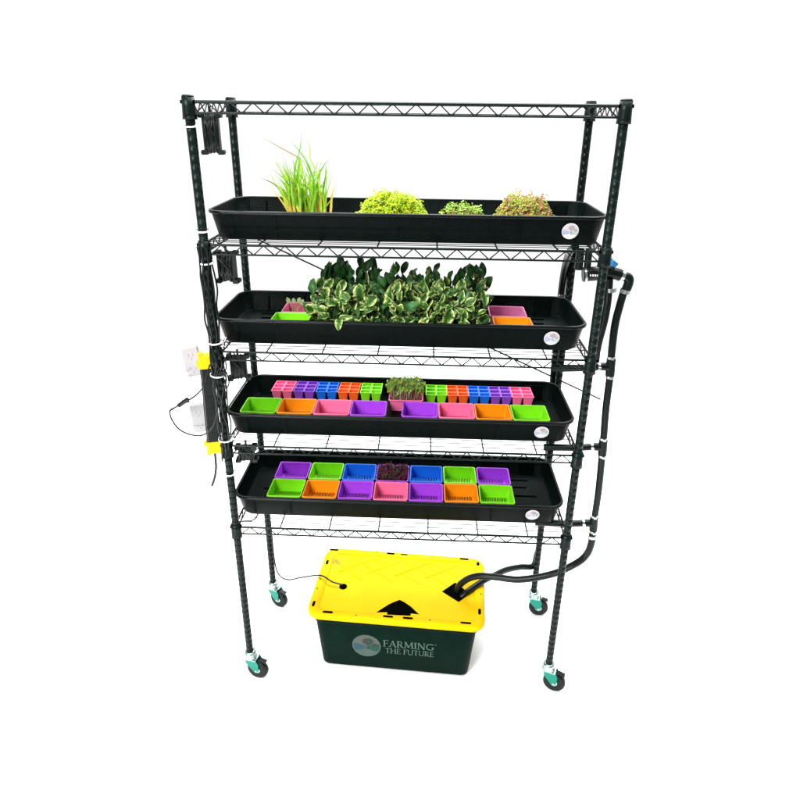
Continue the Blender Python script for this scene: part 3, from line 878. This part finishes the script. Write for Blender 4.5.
def write(mb, text, x, z_, width, height):
    tot = sum(GL[c][0] for c in text); kx = width / tot; cx = x
    n = 0
    def quad(p, q, w_):
        nonlocal n
        p = Vector(p); q = Vector(q)
        dd = (q - p); 
        if dd.length < 1e-6: return
        dd.normalize(); s_ = Vector((-dd.y, dd.x)) * w_ / 2
        h = 0.0006 + 0.00004 * (n % 7); n += 1
        vs = []
        for r_ in (p - s_, p + s_, q + s_, q - s_):
            vs.append(front(cx + r_.x * kx, z_) + ay * (r_.y * height) + an * h)
        back = [v - an * .0005 for v in vs]
        mb.add(vs + back, [(0, 1, 2, 3), (0, 4, 5, 1), (1, 5, 6, 2), (2, 6, 7, 3), (3, 7, 4, 0)])
    for ch in text:
        w_, st = GL[ch]
        for s in st:
            if s[0] == 'l': quad(s[1], s[2], s[3])
            else:
                for i in range(len(s[1]) - 1): quad(s[1][i], s[1][i + 1], s[2])
        cx += w_ * kx
tx = MB()
write(tx, 'FARMING', -.045, .134, .204, .034)
write(tx, 'THE FUTURE', -.036, .099, .196, .027)
# registered mark
for k in range(10):
    a0, a1 = 2 * PI * k / 10, 2 * PI * (k + 1) / 10
    c = front(.164, .166)
    q = [c + ax * (r_ * math.cos(a_)) + ay * (r_ * math.sin(a_)) + an * .0008 for a_, r_ in ((a0, .0045), (a1, .0045), (a1, .0034), (a0, .0034))]
    tx.add(q, [(0, 1, 2, 3)])
tx.build('lettering', M['letter'], tote)

# ------------------------------------------------------------------ pipes
pipe = empty('drain_pipe', (0.69, 0.1, 0.0))
tag(pipe, 'black drain pipe with tees and clamps running down the right side of the rack', 'pipe')
def W(pts, o): return [(p[0] - o.location.x, p[1] - o.location.y, p[2] - o.location.z) for p in pts]
PR = .0123
def seg(name, pts, r=PR, k=8, m_=None, par=pipe, n=14):
    t = MB(); t.tube(W(spline(pts, k) if len(pts) > 2 else pts, par), r, n); return t.build(name, m_ or M['pipe'], par)
Y = .1
seg('tube', [(0.691, Y, 1.592), (0.684, Y, 1.54), (0.678, Y, 1.474), (0.680, Y, 1.39), (0.683, Y, 1.355)])
seg('tube', [(0.687, Y, 1.305), (0.690, Y, 1.175), (0.698, Y, 1.060)])
seg('tube', [(0.701, Y, 1.005), (0.708, Y, 0.859), (0.709, Y, 0.742)])
seg('hose', [(0.711, .1, 0.69), (0.711, .1, 0.62), (0.698, .1, 0.570), (0.663, .1, 0.529), (0.587, 0.12, 0.462), (0.47, 0.14, 0.414), (0.376, 0.17, 0.398), (0.319, 0.19, 0.384), (0.281, 0.205, 0.36), (0.254, 0.215, 0.33), (0.239, 0.22, 0.304), (0.232, 0.22, 0.278)], .0135)
def joint(name, pts, r=.0148): return seg(name, pts, r, 5)
# elbow at top
joint('elbow', [(0.660, Y, 1.636), (0.688, Y, 1.630), (0.699, Y, 1.624), (0.700, Y, 1.608), (0.694, Y, 1.582)])
for (x, z_, xl) in ((0.685, 1.331, 0.625), (0.700, 1.033, 0.625), (0.710, 0.716, 0.625)):
    t = MB()
    t.tube(W([(x - .003, Y, z_ + .030), (x + .001, Y, z_ - .030)], pipe), .0152, 14)
    t.tube(W([(x, Y, z_), (x - .034, Y, z_)], pipe), .0140, 14)
    t.build('tee', M['pipe'], pipe)
    t = MB(); t.tube(W([(x - .03, Y, z_), (xl - .02, Y, z_ - .006), (.50, Y + .02, z_ - .018)], pipe), .0125, 14)
    t.build('stub', M['pipe'], pipe)
    for (px, pz, dx) in ((x - .004, z_ + .034, 0), (x + .002, z_ - .034, 0), (x - .040, z_, 1)):
        c = MB()
        ax_ = (.0038, 0, 0) if dx else (-.0004, 0, .0038)
        c.tube(W([(px - ax_[0], Y, pz - ax_[2]), (px + ax_[0], Y, pz + ax_[2])], pipe), .0142 if dx else .0146, 16)
        c.box(W([(px, Y - .017, pz)], pipe)[0], (.010, .007, .008))
        c.build('hose_clamp', M['clamp'], pipe)
# union, valve and handle under the second shelf
seg('union', [(0.556, Y, 1.634), (0.612, Y, 1.640)], .0225)
seg('tube', [(0.540, Y, 1.712), (0.541, Y, 1.650)], .0125)
seg('tube', [(0.566, Y, 1.712), (0.567, Y, 1.650)], .0110)
seg('valve_body', [(0.606, Y, 1.644), (0.650, Y, 1.640), (0.672, Y, 1.634)], .0185)
seg('valve_stem', [(0.645, Y, 1.640), (0.640, Y - .005, 1.668)], .010)
t = MB()
t.box(W([(0.638, Y - .010, 1.676)], pipe)[0], (.034, .012, .016), rot=Euler((0, R(35), 0)).to_matrix())
t.tube(W([(0.638, Y - .010, 1.668), (0.635, Y - .012, 1.684)], pipe), .010, 12)
t.build('valve_handle', M['blue_handle'], pipe)
for p, q in (((0.672, Y, 1.635), (0.683, Y, 1.632)), ((0.695, Y, 1.590), (0.693, Y, 1.578)), ((0.560, Y, 1.634), (0.566, Y, 1.635)), ((0.645, .085, 1.598), (0.646, .085, 1.586))):
    c = MB(); c.tube(W([p, q], pipe), .0160 if p[0] > .6 else .0235, 16); c.build('hose_clamp', M['clamp'], pipe)
c = MB(); c.tube(W([(0.709, Y, .664), (0.7095, Y, .653)], pipe), .0160, 16); c.build('hose_clamp', M['clamp'], pipe)
t = MB()
for k, w_ in enumerate((.003, .005, .004, .006, .003)):
    t.box(W([(0.574 + .0075 * k, Y - .0248, 1.638)], pipe)[0], (w_, .0006, .006))
t.build('pipe_marking', M['white'], pipe)
seg('hose', [(0.636, .088, 1.625), (0.638, .085, 1.59), (0.640, .085, 1.545), (0.638, .085, 1.49), (0.630, .088, 1.41), (0.632, .095, 1.35)], .0118)

sup = empty('supply_hose', (0.57, 0.4, 0.3))
tag(sup, 'black hose rising from the tote opening behind the back right post', 'hose')
seg('hose', [(0.228, 0.185, 0.24), (0.24, 0.19, 0.257), (0.268, 0.205, 0.282), (0.303, 0.235, 0.289), (0.346, 0.27, 0.296), (0.396, 0.31, 0.294), (0.448, 0.36, 0.283), (0.517, 0.41, 0.262), (0.579, 0.44, 0.247), (0.592, .452, .30), (.597, .452, .36), (.592, .447, .6), (.588, .447, .9), (.574, .442, 1.15), (.568, .44, 1.50), (.56, .36, 1.64), (.545, .20, 1.70)], .0130, 8, None, sup)
for z_ in (1.25, 1.48):
    t = MB(); t.tube(W([(.571, .441, z_ - .004), (.571, .441, z_ + .004)], sup), .0146, 14); t.build('hose_clamp', M['clamp'], sup)

# ------------------------------------------------------------------ cords and coils on the left
def coil(x, y, z_, h, w_, seed, label, rz=0):
    rnd = random.Random(seed)
    o = empty('cord_winder', (x, y, z_), rz)
    tag(o, label, 'cord winder', 'coils of black cord hanging under the left end of the shelves')
    fr = MB()
    for s_ in (-1, 1):
        fr.box((s_ * w_ * .42, 0, -h / 2), (.006, .030, h * .92))
        for t_ in (0, 1):
            zc = -.006 if t_ == 0 else -h + .004
            fr.box((s_ * w_ * .50, 0, zc), (.016, .034, .012))
            fr.lathe([(.005, -.018), (.0065, -.014), (.0065, .014), (.005, .018)], (s_ * w_ * .58, 0, zc), 12, axis='y')
    fr.box((0, 0, -h / 2), (w_ * .8, .006, .012))
    fr.tube([(0, 0, 0), (0, .0, .018)], .004, 8)
    fr.build('winder', M['rubber'], o)
    cc = MB()
    cc.loft([rr(w_ * .50, .024, .006, -h * .93, 3), rr(w_ * .60, .030, .008, -h * .8, 3), rr(w_ * .60, .030, .008, -h * .2, 3), rr(w_ * .50, .024, .006, -h * .06, 3)], cap0=True, cap1=True)
    for k in range(22):
        xk = -w_ * .34 + w_ * .68 * (k / 21) + rnd.gauss(0, .0012)
        hh = h / 2 * rnd.uniform(.84, .98); dd = rnd.uniform(.016, .023)
        tilt = rnd.gauss(0, .004)
        pts = []
        for q in range(25):
            a_ = 2 * PI * q / 24
            pts.append((xk + tilt * math.sin(a_) + .0012 * math.sin(3 * a_ + k), dd * math.cos(a_), -h / 2 + hh * (abs(math.sin(a_)) ** .8) * (1 if math.sin(a_) > 0 else -1)))
        cc.tube(pts, rnd.uniform(.0022, .0030), 6, cap=False)
    pts = [(-w_ * .3, -.024, -h * .2), (0, -.028, -h * .35), (w_ * .25, -.024, -h * .55)]
    cc.tube(spline(pts), .0024, 6)
    cc.build('cord', M['cord'], o)
coil(-0.543, .03, 2.083, .106, .046, 1, 'coil of black cord hanging under the top shelf at the left', R(8))
coil(-0.540, .04, 1.700, .095, .054, 2, 'coil of black cord hanging under the second shelf at the left', R(-4))
coil(-0.538, .05, 1.362, .085, .056, 3, 'coil of black cord hanging under the third shelf at the left', R(12))
coil(-0.540, .05, 1.028, .060, .056, 4, 'coil of black cord hanging under the fourth shelf at the left', R(6))

def cord(name, pts, r, label, m_='cord', cat='cord', group=None, k=8):
    P = spline(pts, k); b_ = P[-1]
    t = MB(); t.tube(P, r, 8)
    return tag(t.build(name, M[m_]), label, cat, group)
# cables tied along the front left post
rnd = random.Random(12)
cb = empty('cable_bundle', (-HW, 0, .9))
tag(cb, 'loose bundle of black cables tied along the front left post', 'cables')
for k in range(7):
    a_ = R(150 + 38 * k)
    pts = []
    zz = 1.72
    zend = (0.97, 1.0, 1.0, 0.98, 1.02, 1.2, 1.05)[k]
    while zz > zend:
        rad = .0170 + (.007 * rnd.random() if not any(abs(zz - q) < .04 for q in (1.672, 1.421, 1.312, 1.078)) else 0)
        if 1.28 < zz < 1.40: rad += .007 * rnd.random()
        pts.append((rad * math.cos(a_ + rnd.gauss(0, .25)), rad * math.sin(a_) - .003, zz - .9))
        zz -= .045
    t = MB(); t.tube(spline(pts, 4), .0026, 6); t.build('cable', M['cord'], cb)
# small tangle below the third shelf
t = MB()
for k in range(5):
    cx, cz = rnd.gauss(.018, .006), .43 + rnd.gauss(0, .02)
    pts = [(cx + .014 * math.cos(a_ / 12 * 2 * PI), -.022 + rnd.gauss(0, .003), cz + .028 * math.sin(a_ / 12 * 2 * PI)) for a_ in range(13)]
    t.tube(spline(pts, 2), .0022, 6)
t.build('cable_tangle', M['cord'], cb)

# black power strip with yellow end caps
ps = empty('power_strip', (-0.663, .09, 1.155), 0)
tag(ps, 'long black power strip with yellow end caps hanging upright beside the front left post', 'power strip')
ps.rotation_euler = (0, R(1.5), R(20))
t = MB(); t.loft([rr(.046, .034, .006, -.150, 3), rr(.046, .034, .006, .165, 3)], cap0=True, cap1=True, smooth=False)
t.build('housing', M['cord'], ps)
for k in range(6):
    t = MB(); zc = -.11 + .046 * k
    t.box((-.0, -.0174, zc), (.028, .001, .030)); t.build('socket', M['rubber'], ps)
for s_ in (-1, 1):
    t = MB()
    zc = s_ * .160 + .006
    t.loft([rr(.052, .040, .006, zc - .022, 3), rr(.052, .040, .006, zc + .022, 3)], cap0=True, cap1=True, smooth=False)
    t.box((-.019, 0, zc + s_ * .026), (.010, .032, .010)); t.box((.020, 0, zc + s_ * .024), (.008, .032, .008))
    t.box((-.029, 0, zc - s_ * .010), (.008, .020, .012))
    t.build('end_cap', M['yellowcap'], ps)
t = MB(); t.tube(spline([(0, 0, -.15), (.001, 0, -.20), (.0, .0, -.245), (-.008, 0, -.285), (-.020, 0, -.318)]), .0042, 8); t.build('cord', M['cord'], ps)
# looping black lead with in-line connector
ld = empty('power_lead', (-0.74, .06, 1.15))
tag(ld, 'thin black lead looping out to the left of the power strip with an in-line plug', 'cord')
pts = [(-0.634, .05, 1.323), (-0.640, .0, 1.276), (-0.678, .03, 1.228), (-0.716, .05, 1.196), (-0.768, .05, 1.166), (-0.790, .05, 1.151), (-0.788, .05, 1.117), (-0.765, .05, 1.079), (-0.725, .05, 1.061), (-0.686, .04, 1.066), (-0.646, .02, 1.100), (-0.618, .0, 1.150), (-0.606, .0, 1.205), (-.60, .0, 1.27)]
seg('lead', pts, .0028, 8, M['cord'], ld, 8)
seg('lead', [(-0.716, .045, 1.190), (-0.745, .045, 1.182), (-.778, .045, 1.160), (-.792, .047, 1.150)], .0024, 8, M['cord'], ld, 8)
seg('plug', [(-0.722, .048, 1.198), (-0.757, .048, 1.172)], .0075, 8, M['cord'], ld, 8)
# white outlet boxes and their white lead
def outlet(x, y, z_, ry_, label):
    o = empty('outlet_box', (x, y, z_)); o.rotation_euler = (0, R(ry_), R(15))
    tag(o, label, 'outlet box', 'white outlet boxes behind the power strip')
    t = MB(); t.loft([rr(.050, .100, .008, -.014, 3), rr(.054, .104, .010, -.010, 3), rr(.054, .104, .010, .010, 3), rr(.050, .100, .008, .014, 3)], cap0=True, cap1=True, smooth=False)
    t.v = [(a, -c, b_) for a, b_, c in t.v]
    t.build('housing', M['outlet'], o)
    for zc in (-.026, .022):
        s = MB()
        s.box((-.007, -.0143, zc + .004), (.0025, .001, .009)); s.box((.007, -.0143, zc + .004), (.0025, .001, .007)); s.lathe([(.0026, -.0149), (.0026, -.0139)], (0, 0, zc - .008), 10, axis='y')
        s.build('socket', M['slotgrey'], o)
    return o
outlet(-0.708, .095, 1.318, -5, 'upper white outlet box beside the top of the power strip')
outlet(-0.712, .105, 1.102, -3, 'lower white outlet box halfway down the power strip')
cord('white_cord', [(-0.716, .06, 1.29), (-0.752, .07, 1.235), (-0.758, .07, 1.195), (-0.745, .08, 1.172), (-0.728, .095, 1.150)], .0030, 'white cord linking the two outlet boxes', 'white')
cord('white_cord', [(-0.712, .1, 1.055), (-0.722, .1, 0.99), (-0.735, .1, 0.92), (-0.728, .1, 0.872), (-0.705, .1, 0.842), (-0.670, .1, 0.848), (-0.645, .08, 0.885), (-0.638, .06, 0.96)], .0030, 'white cord hanging in a loop below the lower outlet box', 'white')
# pump cord to the tote
cord('pump_cord', [(-0.570, .02, 0.73), (-0.56, .14, 0.660), (-0.565, .28, 0.645), (-0.578, .395, .60), (-0.571, .39, 0.45), (-0.568, .39, 0.27), (-0.553, .385, 0.195), (-0.508, .36, 0.188), (-0.440, .32, 0.235), (-0.345, .27, 0.292), (-.29, .235, .290), (-0.243, .223, .286)], .0032,
     'thin black cord running from the lowest shelf down to the left of the yellow lid')
